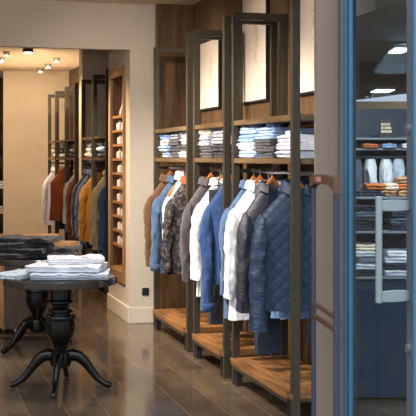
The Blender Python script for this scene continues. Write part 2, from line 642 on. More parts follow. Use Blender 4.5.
# small white bottles in the cells
ORD = ['lowest', 'second', 'third', 'fourth', 'fifth', 'sixth', 'seventh', 'eighth', 'ninth', 'tenth']
bottle0 = None
for i, h in enumerate(cell_h[:-1]):
    for k, ds in enumerate((-0.06, 0.16)):
        lab = 'small white bottle in the %s niche cell from below, %s side' % (ORD[i], 'near' if k == 0 else 'far')
        loc = Wd((NS0 + NS1) / 2 + ds + random.uniform(-0.03, 0.03), -0.115, h + 0.012)
        if bottle0 is None:
            bottle0 = thing('bottle', lab, 'bottle', loc, 0, 'bottles in the pillar niche')
            MB().lathe([(0.034, 0), (0.038, 0.004), (0.038, 0.060), (0.032, 0.072), (0.014, 0.078), (0.012, 0.086)], 16).build('body', M_WHITEOBJ, bottle0)
            MB().lathe([(0.015, 0.084), (0.016, 0.086), (0.016, 0.102), (0.013, 0.104)], 14).build('cap', M_CHROME, bottle0)
        else:
            dup(bottle0, loc, 0, lab)
# larger white ornament in the tall top recess
o = MB().lathe([(0.045, 0), (0.05, 0.01), (0.042, 0.05), (0.024, 0.09), (0.018, 0.13), (0.026, 0.16), (0.02, 0.165)], 20).build('vase', plain('taupe_ceramic', rgb(150, 118, 92), 0.4))
o.location = Wd(4.62, -0.115, cell_h[-1] + 0.0125)
tag(o, 'slim taupe vase in the tall top recess of the pillar niche', 'vase')
# black socket on the near pillar face
so = thing('wall_socket', 'square black wall socket low on the cream pillar', 'socket', Wd(PS0, -0.021, 0.302), TH)
MB().box(-0.034, 0.034, -0.008, -0.0005, -0.036, 0.036).build('plate', M_BLACK, so, 0.003)
MB().box(-0.02, 0.02, -0.011, -0.008, -0.022, 0.022).build('insert', plain('socket_insert', rgb(40, 42, 46), 0.35), so, 0.002)

# ------------------------------------------------------------------ clothes racks
RD = 0.36          # rack depth between posts
RH = 2.62


def make_rack(s0, L, label, group, shelves=(1.592, 1.855), bench=True, plates=False, name='clothes_rack'):
    t = thing(name, label, 'rack', Wd(s0, 0), TH, group)
    pw = 0.024
    for v in (0, RD):
        for s in (0, L):
            MB().box(v - pw, v + pw, s - pw, s + pw, 0, RH - 0.05).build('post', M_METAL, t, 0.003)
    for s in (0, L):
        MB().box(-pw, RD + pw, s - pw, s + pw, RH - 0.05, RH).build('top_rail', M_METAL, t, 0.003)
    for h in shelves:
        m = MB()
        m.box(-0.022, RD + 0.02, 0.025, L - 0.025, h - 0.035, h)
        m.box(0.028, RD - 0.028, -0.02, 0.025, h - 0.035, h)
        m.box(0.028, RD - 0.028, L - 0.025, L + 0.02, h - 0.035, h)
        m.build('shelf', M_SHELF, t, 0.002)
    m = MB()
    m.tube([(0.12, -0.0, 1.50), (0.12, L, 1.50)], 0.011, 10)
    m.build('hanging_rail', M_CHROME, t)
    for s in (0.0, L):
        MB().box(0.02, RD - 0.02, s - 0.010, s + 0.010, 1.488, 1.512).build('rail_bracket', M_METAL, t)
    if bench:
        hb = 0.19
        m = MB()
        m.box(-0.045, RD + 0.04, 0.03, L - 0.03, hb - 0.045, hb)
        m.build('bench_top', M_BENCH, t, 0.004)
        m = MB()
        m.box(-0.042, -0.024, 0.03, L - 0.03, hb - 0.066, hb - 0.045)
        m.box(RD + 0.0, RD + 0.02, 0.03, L - 0.03, hb - 0.066, hb - 0.045)
        for s in (0.03, L - 0.055):
            m.box(-0.024, RD, s, s + 0.025, hb - 0.066, hb - 0.045)
        m.build('bench_frame', M_METAL, t)
        for s in (0.07, L - 0.07):
            MB().box(-0.02, 0.02, s - 0.02, s + 0.02, 0, hb - 0.066).build('foot', plain('foot_metal', rgb(44, 46, 54), 0.5, 0.3), t)
    if plates:
        for s in (0, L):
            MB().box(-pw - 0.006, -pw, s - 0.03, s + 0.03, 0.155, 0.185).build('joint_plate', plain('joint_metal', rgb(136, 112, 92), 0.4, 0.4), t)
    return t


S3, L3 = 0.0, 1.186
S2, L2 = 1.404, 0.828
S1, L1 = 2.449, 1.19
make_rack(S3, L3, 'dark metal clothes rack nearest the street, holding the quilted navy jacket', 'racks along the wood wall', plates=True)
make_rack(S2, L2, 'narrow dark metal clothes rack in the middle, holding the royal blue sweater', 'racks along the wood wall', plates=True)
make_rack(S1, L1, 'dark metal clothes rack beside the cream pillar, holding the brown jacket', 'racks along the wood wall', plates=True)
FAR = [  # s of near end, length
    ('E', 6.13, 0.86, 'first rack beyond the pillar, holding the beige and denim jackets'),
    ('D', 7.08, 0.80, 'second rack beyond the pillar, holding the mustard and slate jackets'),
    ('C', 8.47, 0.86, 'third rack beyond the pillar, holding the rust red jacket'),
    ('B', 9.42, 0.96, 'fourth rack beyond the pillar, holding the orange vest'),
    ('A', 10.48, 0.84, 'last rack before the back wall, holding the lilac shirt'),
]
for k, s, L, lab in FAR:
    make_rack(s, L, 'dark metal ' + lab, 'racks beyond the pillar')

# posters on the wood wall
poster_specs = [
    (2.955, 0.65, 'cream poster in a black frame on the wood wall behind the pillar-side rack'),
    (1.68, 0.64, 'cream poster in a black frame on the wood wall behind the middle rack'),
    (0.51, 0.55, 'cream poster in a black frame on the wood wall behind the nearest rack'),
]
for s, w, lab in poster_specs:
    t = thing('framed_poster', lab, 'poster', Wd(s, 0.43, 2.03), TH, 'posters above the racks')
    # local x = v, y = s
    Hp = 0.64 if s > 2.5 else 0.90
    m = MB()
    f = 0.016
    m.box(-0.03, -0.001, 0, f, 0, Hp)
    m.box(-0.03, -0.001, w - f, w, 0, Hp)
    m.box(-0.03, -0.001, f, w - f, 0, f)
    m.box(-0.03, -0.001, f, w - f, Hp - f, Hp)
    m.build('frame', M_BLACK, t)
    MB().box(-0.022, -0.002, f, w - f, f, Hp - f).build('print', M_POSTER, t)
    m = MB()
    rnd = random.Random(int(s * 100))
    for k in range(9):            # a faint upright flourish of pen strokes
        z0 = Hp * (0.38 + 0.045 * k)
        y0 = w * 0.42 + rnd.uniform(-0.02, 0.02)
        pts = [(-0.0235, y0 + 0.035 * math.sin(a * 1.3 + k), z0 + 0.03 * math.cos(a)) for a in [j * 0.6 for j in range(9)]]
        m.tube(pts, 0.003, 5)
    m.build('pen_strokes', M_INK, t)

# ------------------------------------------------------------------ garments


def superring(cx, cy, z, a, b, n, e=0.75):
    out = []
    for j in range(n):
        t = 2 * PI * j / n
        c, s = math.cos(t), math.sin(t)
        out.append(Vector((cx + a * math.copysign(abs(c) ** e, c), cy + b * math.copysign(abs(s) ** e, s), z)))
    return out


def garment(name, label, cat, mat, s, v=0.10, h=1.405, L=0.74, hw=0.20, th=0.060, sleeve=True, SL=0.62, yaw=0.0, group='clothes on the racks',
            collar='jacket', seed=1, puff=0.0, cuff=None, collar_mat=None, placket=None, sleeve_r=0.055, drop=0.185, hanger=True, fold=0.02, loc=None, rot=None, hem=None, sleeve_mat=None):
    yaw = yaw or 0.10 * math.sin(seed * 2.7)
    t = thing(name, label, cat, loc if loc is not None else Wd(s, v, h), (TH if rot is None else rot) + yaw, group)
    n = 40
    # body
    rings = []
    NS = 10
    for i in range(NS):
        a = i / (NS - 1)
        z = -drop * (a ** 1.1)
        rings.append(superring(0, 0, z, 0.062 + (hw - 0.062) * a, (0.042 + 0.022 * a) * min(1, th / 0.06), n, 0.8))
    NB = 40
    for i in range(1, NB + 1):
        a = i / NB
        z = -drop - a * (L - drop)
        w = hw * (1.02 - 0.06 * math.sin(a * PI * 0.9) + 0.06 * a)
        b = 0.064 + (th - 0.064) * min(1, a * 2) if th > 0.05 else th
        p = 0.0
        if puff:
            p = puff * (abs(math.sin(a * PI * (L - drop) / 0.075)) ** 0.6 - 0.5)
        r = superring(0, 0, z, w + p, b + p, n, 0.75)
        for q in r:
            ang = math.atan2(q.y, q.x)
            f1 = fbm(math.cos(ang) * 2.6 + seed * 7.1, math.sin(ang) * 3.0, z * 1.5)
            f2 = fbm(q.x * 22 + seed * 3, q.y * 10, z * 6)
            d = fold * (0.35 + a) * f1 * 1.8 + 0.009 * f2 * (1 - 0.5 * (fold < 0.012))
            q.x += math.cos(ang) * d * 0.6
            q.y += (1 if q.y > 0 else -1) * d * (1.0 if abs(q.x) < w * 0.92 else 0.3)
            q.z += 0.008 * a * fbm(q.x * 5 + seed, 0, 2)
        rings.append(r)
    last = rings[-1]
    c = sum(last, Vector()) / n
    rings.append([c + (p - c) * 0.93 for p in last])
    rings.append([c + (p - c) * 0.88 + Vector((0, 0, 0.06)) for p in last])
    MB().rings(rings).build('body', mat, t, 0, 60)
    # sleeves
    if sleeve:
        for sd in (-1, 1):
            rr = []
            NL = 34
            for i in range(NL + 1):
                a = i / NL
                grow = 1 - math.exp(-a * 9)
                rx = 0.018 + (sleeve_r - 0.026) * min(1, a * 6) ** 0.7 - 0.006 * a
                ry = 0.022 + (sleeve_r - 0.030) * min(1, a * 5) ** 0.7 - 0.006 * a
                dome = 1 if i else 0.3
                rx *= dome
                ry *= dome
                cx = sd * (hw - 0.012 + 0.066 * grow - rx + 0.006 * math.sin(a * 5 + seed) * a)
                cy = -0.004 - 0.022 * a + 0.008 * math.sin(seed + a * 4)
                z = -drop * 0.86 - a * (SL - drop * 0.14)
                if puff:
                    p = puff * (abs(math.sin(a * PI * SL / 0.075)) ** 0.6 - 0.5)
                    rx += p
                    ry += p
                r = superring(cx, cy, z, rx, ry, 20, 0.9)
                for q in r:
                    ang = math.atan2(q.y - cy, q.x - cx)
                    d = 0.014 * fbm(math.cos(ang) * 1.6 + seed * 5 + sd, math.sin(ang) * 1.6, z * 7) + 0.010 * fbm(math.cos(ang) * 2, seed + math.sin(ang) * 2, z * 20)
                    q.x += math.cos(ang) * d
                    q.y += math.sin(ang) * d
                    q.z += 0.01 * math.sin(ang) * dome
                rr.append(r)
            c = sum(rr[-1], Vector()) / 20
            rr.append([c + (p - c) * 0.8 for p in rr[-1]])
            rr.append([c + (p - c) * 0.75 + Vector((0, 0, 0.04)) for p in rr[-2]])
            sl = MB().rings(rr).build('sleeve', sleeve_mat or mat, t, 0, 60)
            if cuff is not None:
                zc = -drop * 0.86 - (SL - drop * 0.14)
                cxx = sd * (hw + 0.054 - sleeve_r + 0.014 + 0.006 * math.sin(5 + seed))
                MB().rings([superring(cxx, -0.026 + 0.008 * math.sin(seed + 4), zc + dz, sleeve_r - 0.012 + e, sleeve_r - 0.013 + e, 20, 0.9) for dz, e in
                            ((0.012, 0.0), (0.008, 0.005), (-0.045, 0.0), (-0.05, -0.006))]).build('cuff', cuff, sl, 0, 60)
    # collar: an open band round the neck
    cm = collar_mat or mat
    if collar:
        out = []
        hgt = {'jacket': 0.036, 'shirt': 0.034, 'high': 0.052, 'crew': 0.020}[collar]
        spread = 0.028 if collar != 'crew' else 0.004
        nn = 26
        prof = [(0.0, -0.012), (0.006, hgt), (0.012, hgt + 0.004), (spread, hgt - 0.004), (spread + 0.012, -0.016)]
        for i in range(nn + 1):
            ang = -PI / 2 + 0.6 + (2 * PI - 1.2) * i / nn
            ca, sa = math.cos(ang), math.sin(ang)
            front = max(0, -sa) ** 2
            ring = []
            for dr, z in prof:
                r = 0.058 + dr
                ring.append(Vector((ca * r * 1.12, sa * r * 0.86 - 0.012 * front, z - front * (0.035 if collar != 'crew' else 0.012))))
            out.append(ring)
        MB().rings(out, True, True, True).build('collar', cm, t, 0, 60)
        if collar in ('jacket',):
            for sd in (-1, 1):       # lapels folded back on the chest
                m = MB()
                th2 = 0.006
                P = [(0.012, -0.055, 0.0), (0.058, -0.062, -0.02), (0.072, -0.083, -0.12), (0.05, -0.084, -0.15), (0.006, -0.084, -0.30)]
                P = [(sd * x, y, z) for x, y, z in P]
                Q = [(x, y + th2, z) for x, y, z in P]
                m.add(P + Q, [(0, 1, 2, 3, 4), (9, 8, 7, 6, 5)] + [(i, (i + 1) % 5, 5 + (i + 1) % 5, 5 + i) for i in range(5)])
                m.build('lapel', cm, t, 0, 30)
    if placket is not None:
        m = MB()
        rows = []
        for i in range(26):
            a = i / 25
            z = -0.03 - a * (L - 0.06)
            b = 0.064 + (th - 0.064) * min(1, a * 2)
            y = -(0.045 + (b - 0.045) * min(1, a * 6)) - 0.009 - fold * 0.5 * a
            rows.append([Vector((-0.016, y + 0.006, z)), Vector((-0.014, y, z)), Vector((0.014, y, z)), Vector((0.016, y + 0.006, z))])
        m.rings(rows)
        m.build('placket', placket, t, 0, 60)
    if hem is not None:
        MB().rings([superring(0, 0, -L + dz, hw * 1.05 + e, th + e, n, 0.75) for dz, e in ((0.07, -0.004), (0.065, 0.004), (0.01, 0.002), (0.0, -0.012))]).build('hem_band', hem, t, 0, 60)
    if hanger:
        add_hanger(t, label)
    return t


HANG0 = [None]


def add_hanger(g, label):
    short = label
    for cut in (' hanging', ' on the', ' with', ' between', ' beside', ' behind', ' in front', ' below'):
        k = short.find(cut)
        if k > 0:
            short = short[:k]
    lab = 'wooden hanger with wire hook holding the ' + short
    loc = g.location + Vector((0, 0, 0.0))
    if HANG0[0] is None:
        t = thing('clothes_hanger', lab, 'hanger', loc, g.rotation_euler.z, 'hangers on the rails')
        rr = []
        for i in range(25):
            a = -1 + 2 * i / 24
            x = a * 0.17
            z = 0.058 - 0.215 * (abs(a) ** 1.05)
            w = 0.011 + 0.012 * abs(a)
            hgt = 0.016
            rr.append([Vector((x, -w, z - hgt)), Vector((x, -w * 0.8, z + hgt * 0.7)), Vector((x, 0, z + hgt)), Vector((x, w * 0.8, z + hgt * 0.7)), Vector((x, w, z - hgt))])
        MB().rings(rr).build('shoulder_bar', M_HANGER, t, 0, 50)
        pts = [(0, 0, 0.045), (0, 0, 0.062)]
        for i in range(15):
            a = -PI / 2 + 0.2 + (PI * 1.25) * i / 14
            pts.append((0, 0.020 * math.cos(a), 0.083 + 0.013 + 0.0135 * math.sin(a) - 0.012))
        MB().tube([(0, 0, 0.06), (0, 0, 0.080), (0, 0.014, 0.090), (0, 0.018, 0.101), (0, 0.013, 0.113), (0, 0, 0.112), (0, -0.0135, 0.105)], 0.0028, 6, (1, 0, 0)).build('hook', M_CHROME, t)
        HANG0[0] = t
    else:
        dup(HANG0[0], loc, g.rotation_euler.z, lab)


def trousers(label, mat, s, v, h=1.40, bottom=0.35, w=0.075, group='trousers on the racks', name='hanging_trousers', yaw=0.0):
    t = thing(name, label, 'trousers', Wd(s, v, h), TH + yaw, group)
    LL = h - bottom
    for k, yy in enumerate((-0.022, 0.022)):
        rr = []
        for i in range(30):
            a = i / 29
            z = -0.05 - a * (LL - 0.05)
            r = superring(0.006 * math.sin(a * 6), yy * (1 - 0.2 * a), z, w * (1.0 + 0.02 * math.sin(a * 9)) * (1.05 - 0.12 * math.sin(a * PI)), 0.020, 24, 0.8)
            for q in r:
                q.y += 0.005 * fbm(q.x * 20, k * 5, z * 5)
            rr.append(r)
        c = sum(rr[-1], Vector()) / 24
        rr.append([c + (p - c) * 0.85 for p in rr[-1]])
        MB().rings(rr).build('leg', mat, t, 0, 60)
    MB().rings([superring(0, 0, z, w + e, 0.044 + e, 24, 0.7) for z, e in ((-0.09, 0.0), (-0.085, 0.004), (-0.05, 0.004), (-0.045, 0.0))]).build('waistband', mat, t, 0, 60)
    m = MB()
    m.tube([(-0.05, 0, -0.04), (-0.045, 0, -0.015), (0.045, 0, -0.015), (0.05, 0, -0.04)], 0.006, 8, (0, 1, 0))
    m.tube([(0, 0, -0.015), (0, 0, 0.06 + (1.43 - h)), (0, 0.016, 0.075 + (1.43 - h)), (0, 0.010, 0.087 + (1.43 - h)), (0, -0.012, 0.082 + (1.43 - h))], 0.003, 6, (1, 0, 0))
    m.build('clip_hanger', M_CHROME, t)
    return t


# rack beside the pillar
garment('jacket', 'brown suede jacket hanging beside the cream pillar', 'jacket', K['brown'], 3.50, L=0.80, SL=0.66, seed=1, sleeve_r=0.06)
garment('shirt', 'washed denim shirt hanging between brown jacket and floral jacket', 'shirt', K['denim'], 3.20, L=0.83, SL=0.63, seed=2, collar='shirt', placket=K['denim'], cuff=K['denim'])
garment('shirt', 'white shirt with raised collar hanging behind the dark floral jacket', 'shirt', K['white'], 2.93, L=0.66, SL=0.5, seed=3, collar='high', h=1.425, hw=0.17, sleeve_r=0.045)
garment('jacket', 'dark floral jacket with rust lining hanging in front of the denim shirt', 'jacket', M_PATTERN, 2.74, L=0.80, SL=0.64, seed=4, collar_mat=K['rust'])
# middle rack
garment('blazer', 'grey wool blazer hanging at the far end of the middle rack', 'blazer', K['grey'], 2.12, L=0.78, SL=0.64, seed=5, v=0.09)
garment('coat', 'long white coat hanging between grey blazer and royal blue sweater', 'coat', K['white'], 1.84, L=0.87, SL=0.60, seed=6, v=0.10, collar='shirt', placket=K['white'])
garment('sweater', 'royal blue sweater hanging on the narrow middle rack', 'sweater', K['royal'], 1.585, L=0.74, SL=0.76, seed=7, v=0.10, collar='crew', cuff=K['royal'], sleeve_r=0.06, hem=K['royal'])
trousers('dark indigo trousers hanging below the blue sweater on the middle rack', K['indigo'], 1.715, 0.045, bottom=0.34, w=0.085)
# nearest rack
garment('shirt', 'pale denim shirt hanging at the far end of the nearest rack', 'shirt', K['denim'], 1.08, L=0.92, SL=0.62, seed=8, collar='shirt', placket=K['denim'], v=0.10)
garment('shirt', 'white shirt with pointed hem hanging behind the charcoal nylon jacket', 'shirt', K['white'], 0.92, L=0.91, SL=0.62, seed=9, collar='shirt', placket=K['white'], v=0.09)
garment('jacket', 'charcoal nylon jacket hanging between white shirt and quilted navy jacket', 'jacket', M_PUFF, 0.57, L=0.80, SL=0.66, seed=10, v=0.055, hw=0.20, sleeve_r=0.060)
q = garment('jacket', 'quilted navy jacket hanging on the rack nearest the street', 'jacket', M_QUILT, 0.27, L=0.76, SL=0.74, seed=11, v=0.11, hw=0.245, sleeve_r=0.066, th=0.066, placket=plain('navy_zip_band', rgb(24, 36, 60), 0.5), collar='high', fold=0.010, drop=0.19, sleeve_mat=M_PUFF2)
garment('shirt', 'pale blue shirt hanging just behind the quilted navy jacket', 'shirt', K['skyblue'], 0.42, L=0.83, SL=0.5, seed=12, collar='shirt', v=0.16, hw=0.15, sleeve_r=0.042)
trousers('dark blue trousers hanging below the quilted navy jacket', K['navy'], 0.70, 0.075, bottom=0.30, w=0.085)
m = MB()
m.box(-0.028, 0.028, -0.002, 0.002, -0.12, 0.0)
tg = m.build('price_tag', M_BLACK, q)
tg['label'] = 'black card price tag'
tg.location = (0.065, -0.07, -0.835)
MB().tube([(0, 0, 0.0), (0.004, 0.0, 0.05), (0.0, 0.01, 0.12)], 0.0015, 5).build('string', M_BLACK, tg)

# far racks
garment('jacket', 'blue denim jacket hanging nearest on the first rack beyond the pillar', 'jacket', K['denim'], 6.20, L=0.98, SL=0.74, seed=21, v=0.15)
garment('jacket', 'beige linen jacket hanging on the first rack beyond the pillar', 'jacket', K['beige'], 6.44, L=0.90, SL=0.70, seed=22, v=0.10)
garment('jacket', 'mustard yellow jacket hanging on the second rack beyond the pillar', 'jacket', K['mustard'], 7.14, L=0.86, SL=0.70, seed=23, hw=0.21, v=0.09)
garment('jacket', 'slate blue jacket hanging behind the mustard yellow jacket', 'jacket', K['slate'], 7.50, L=0.92, SL=0.70, seed=24, v=0.08)
garment('jacket', 'charcoal jacket hanging behind the slate blue jacket', 'jacket', K['charcoal'], 7.78, L=0.92, SL=0.70, seed=25, v=0.08)
garment('jacket', 'rust red jacket hanging on the third rack beyond the pillar', 'jacket', K['maroon'], 8.56, L=0.95, SL=0.70, seed=26, v=0.11)
garment('shirt', 'white shirt hanging behind the rust red jacket', 'shirt', K['white'], 8.90, L=0.8, SL=0.6, seed=27, collar='shirt', v=0.13)
garment('vest', 'orange vest hanging on the fourth rack beyond the pillar', 'vest', K['rust'], 9.92, L=0.76, SL=0.6, seed=28, sleeve=False, hw=0.23, v=0.06)
garment('shirt', 'lilac white shirt hanging on the last rack before the back wall', 'shirt', K['lilac'], 10.80, L=0.88, SL=0.70, seed=29, collar='shirt', v=0.06)
trousers('black trousers hanging below the mustard jacket', K['black'], 7.32, 0.06, bottom=0.45, w=0.10)
trousers('dark trousers hanging on the first rack beyond the pillar', K['indigo'], 6.62, 0.1, bottom=0.45, w=0.10)
trousers('charcoal trousers hanging below the orange vest', K['charcoal'], 10.13, 0.1, bottom=0.5, w=0.10)

# ------------------------------------------------------------------ folded clothes


def folded_mesh(w, d, h, seed, mat, folds=2, lip=0.0, mess=1.0):
    """folded garment: w along local y, d along local x (fold edge at x=-d/2), h high"""
    prof = []
    n = 7
    prof.append((d / 2, 0.0))
    prof.append((0.0, 0.0))
    lh = h / folds
    for k in range(folds):
        cx = -d / 2 + lh * 0.5 + (0.012 * ((k * 37 + seed * 13) % 5) / 5) - lip * k / folds
        for j in range(n):
            a = -PI / 2 - PI * j / (n - 1)
            rr = lh * 0.5
            prof.append((cx + rr * math.cos(a) * 1.3, lh * (k + 0.5) + rr * 0.96 * math.sin(a)))
        if k < folds - 1:
            prof.append((cx + lh * 0.5, lh * (k + 1)))
    prof.append((-d * 0.1, h * 1.03))
    prof.append((d * 0.25, h * 0.98))
    prof.append((d / 2, h * 0.8))
    rings = []
    N = 16 if mess < 1.5 else 44
    for i in range(N + 1):
        b = -1 + 2 * i / N
        e = 1 - 0.25 * abs(b) ** 6
        ring = []
        for x, z in prof:
            y = b * w / 2
            dx = 0.014 * mess * fbm(b * 2 + seed * 3.3, z * 18, seed) + 0.004 * fbm(b * 7, z * 30, seed)
            dz = mess * (0.010 * fbm(x * 6 + seed, b * 2.5, 4.1) + 0.004 * (mess - 1) * fbm(x * 16, b * 9 + seed, 1.7)) * (z / h)
            zz = h / 2 + (z - h / 2) * (e if z > h * 0.02 else 1)
            ring.append(Vector((x * (0.97 + 0.03 * e) + dx, y, max(0, zz + dz))))
        rings.append(ring)
    return MB().rings(rings).mesh('folded', mat, 0, 50)


FM = {}


def folded(name, label, cat, loc, rotz, w, d, h, mkey, seed, group, folds=2, collar=False, lip=0.0):
    key = (w, d, h, mkey, seed % 4, folds)
    if key not in FM:
        FM[key] = folded_mesh(w, d, h, seed % 4 + 1, K[mkey], folds, lip)
    if not collar:
        o = bpy.data.objects.new(name, FM[key])
        COL.objects.link(o)
        o.location = loc
        o.rotation_euler = (0, 0, rotz)
        return tag(o, label, cat, group)
    t = thing(name, label, cat, loc, rotz, group)
    o = bpy.data.objects.new('body', FM[key])
    COL.objects.link(o)
    o.parent = t
    m = MB()
    rr = []
    for i in range(13):
        a = PI * (0.15 + 1.7 * i / 12)
        x, y = -d * 0.28 - 0.05 * math.cos(a) * -1, 0.06 * math.sin(a)
        ca, sa = -math.cos(a), math.sin(a)
        rr.append([Vector((x - 0.004 * ca, y - 0.004 * sa, h * 0.96)), Vector((x - 0.002 * ca, y - 0.002 * sa, h + 0.022)), Vector((x + 0.008 * ca, y + 0.008 * sa, h + 0.018)), Vector((x + 0.022 * ca, y + 0.022 * sa, h * 0.96))])
    m.rings(rr).build('collar', K[mkey], t, 0, 60)
    return t


def stack(s, v, h0, mkeys, hh, w, d, where, kind, group, collar_top=True, rnd=1, simple=False):
    n = len(mkeys)
    z = h0
    R = random.Random(rnd)
    for i, k in enumerate(mkeys):
        j = n - 1 - i
        pos = 'topmost' if j == 0 else ('lowest' if i == 0 else 'middle' if n == 3 else ['', 'second from top', 'third from top', 'fourth from top', 'fifth from top'][j])
        cname = {'paleblue': 'pale blue', 'skyblue': 'sky blue', 'palegrey': 'pale grey', 'lightdenim': 'light denim'}.get(k, k)
        lab = '%s folded %s, %s %s' % (cname, kind, pos, where)
        folded('folded_' + kind, lab, kind, Wd(s + R.uniform(-0.012, 0.012), v + R.uniform(-0.015, 0.015), z + 0.0005), TH + R.uniform(-0.06, 0.06), w, d, hh, k, R.randint(0, 9), group,
               1 if simple else 2, collar_top and j == 0 and not simple)
        z += hh * 1.01 + 0.001


SH = 1.592
G1 = 'folded clothes on the pillar-side rack'
stack(3.42, 0.165, SH, ['paleblue', 'paleblue', 'white', 'skyblue'], 0.054, 0.33, 0.30, 'of the stack nearest the pillar', 'shirt', G1, rnd=2)
stack(3.06, 0.165, SH, ['grey', 'charcoal', 'grey', 'palegrey'], 0.052, 0.30, 0.30, 'of the middle stack, pillar-side rack', 'sweater', G1, rnd=3)
stack(2.70, 0.165, SH, ['white', 'charcoal', 'white', 'white'], 0.055, 0.30, 0.30, 'of the near stack, pillar-side rack', 'shirt', G1, rnd=4)
G2 = 'folded clothes on the middle rack'
stack(2.04, 0.165, SH, ['grey', 'grey', 'palegrey', 'palegrey', 'cream'], 0.045, 0.30, 0.30, 'of the far stack, middle rack', 'shirt', G2, rnd=5)
stack(1.68, 0.165, SH, ['black', 'black', 'palegrey', 'palegrey'], 0.050, 0.30, 0.30, 'of the near stack, middle rack', 'sweater', G2, rnd=6)
G3 = 'folded clothes on the nearest rack'
stack(0.98, 0.165, SH, ['paleblue', 'white', 'skyblue', 'paleblue'], 0.053, 0.34, 0.30, 'of the far stack, nearest rack', 'shirt', G3, rnd=7)
stack(0.62, 0.165, SH, ['grey', 'grey', 'grey', 'paleblue', 'paleblue'], 0.039, 0.32, 0.31, 'of the middle stack, nearest rack', 'sweater', G3, rnd=8)
stack(0.24, 0.165, SH, ['lightdenim', 'white', 'white'], 0.048, 0.32, 0.30, 'of the near stack, nearest rack', 'shirt', G3, rnd=9)
far_cols = {'A': (['white', 'grey', 'cream'], ['maroon', 'white', 'cream']), 'B': (['white', 'maroon', 'maroon'], ['white', 'charcoal', 'white']),
            'C': (['white', 'palegrey', 'white'], ['charcoal', 'white', 'grey']), 'D': (['white', 'grey', 'white'], ['cream', 'white', 'white']),
            'E': (['charcoal', 'grey', 'palegrey'], ['black', 'white', 'charcoal'])}
NM = {'E': 'first', 'D': 'second', 'C': 'third', 'B': 'fourth', 'A': 'last'}
for k, s, L, lab in FAR:
    for j, f in enumerate((0.27, 0.73)):
        stack(s + L * f, 0.165, SH, far_cols[k][j], 0.066, 0.30, 0.30, 'of the %s stack on the %s rack past the pillar' % (('near', 'far')[j], NM[k]), 'shirt',
              'folded clothes beyond the pillar', rnd=ord(k) + j, simple=True)

# ------------------------------------------------------------------ tables
TOP = 0.775


def make_table(label, loc, rotz):
    t = thing('pedestal_table', label, 'table', loc, rotz, 'round pedestal tables')
    R = 0.392
    MB().lathe([(0.0, TOP - 0.012), (R - 0.02, TOP - 0.012), (R - 0.02, TOP - 0.001), (R - 0.022, TOP), (0.0, TOP)], 96).build('tabletop', M_BLACKWOOD, t)
    MB().rings([[((R + r) * math.cos(2 * PI * j / 96), (R + r) * math.sin(2 * PI * j / 96), h) for r, h in
                 ((-0.019, TOP - 0.05), (-0.004, TOP - 0.05), (0.0, TOP - 0.046), (0.002, TOP - 0.025), (0.0, TOP - 0.004), (-0.004, TOP), (-0.019, TOP))] for j in range(96)] +
               [[((R + r), 0, h) for r, h in ((-0.019, TOP - 0.05), (-0.004, TOP - 0.05), (0.0, TOP - 0.046), (0.002, TOP - 0.025), (0.0, TOP - 0.004), (-0.004, TOP), (-0.019, TOP))]], False, False).build('rim', M_TABLERIM, t)
    prof = [(0.0, 0.736), (0.15, 0.736), (0.15, 0.71), (0.09, 0.695), (0.072, 0.68), (0.070, 0.60), (0.074, 0.596), (0.082, 0.588), (0.082, 0.576), (0.062, 0.565), (0.056, 0.548),
            (0.06, 0.538), (0.080, 0.530), (0.080, 0.516), (0.064, 0.506), (0.064, 0.495), (0.098, 0.489), (0.101, 0.480), (0.100, 0.470), (0.092, 0.462), (0.094, 0.43), (0.094, 0.40),
            (0.088, 0.365), (0.072, 0.33), (0.054, 0.30), (0.044, 0.275), (0.042, 0.258), (0.052, 0.248), (0.066, 0.24), (0.070, 0.225), (0.070, 0.17), (0.062, 0.150), (0.03, 0.135), (0.0, 0.13)]
    prof = [(a * 1.07, 0.775 * b / 0.75) for a, b in prof]
    MB().lathe(prof, 40).build('pedestal', M_BLACKWOOD, t)
    for k in range(4):
        a = PI / 2 * k
        path = [(0.045, 0.222), (0.085, 0.232), (0.125, 0.222), (0.162, 0.190), (0.198, 0.145), (0.232, 0.098), (0.268, 0.058), (0.305, 0.034), (0.335, 0.024), (0.350, 0.024)]
        hv = [0.042, 0.044, 0.041, 0.036, 0.030, 0.026, 0.022, 0.020, 0.0235, 0.016]
        wd = [0.036, 0.036, 0.033, 0.029, 0.022, 0.020, 0.019, 0.021, 0.024, 0.018]
        rr = []
        for i, (r, z) in enumerate(path):
            r0, z0 = path[max(i - 1, 0)]
            r1, z1 = path[min(i + 1, len(path) - 1)]
            d = Vector((r1 - r0, z1 - z0)).normalized()
            nrm = Vector((-d.y, d.x))
            ring = []
            for j in range(12):
                b = 2 * PI * j / 12
                q = Vector((r, z)) + nrm * (hv[i] * math.sin(b))
                y = wd[i] * math.cos(b)
                ring.append(Vector((q.x * math.cos(a) - y * math.sin(a), q.x * math.sin(a) + y * math.cos(a), max(0.0, q.y))))
            rr.append(ring)
        MB().rings(rr).build('leg', M_BLACKWOOD, t, 0, 60)
    return t


T1 = Vector((-1.020, 7.27, 0))
T2 = Vector((-1.42, 8.75, 0))
make_table('round black pedestal table in front, piled with pale jeans', T1, -PI / 2)
make_table('round black pedestal table behind the first, piled with dark jeans', T2, PI / 4)


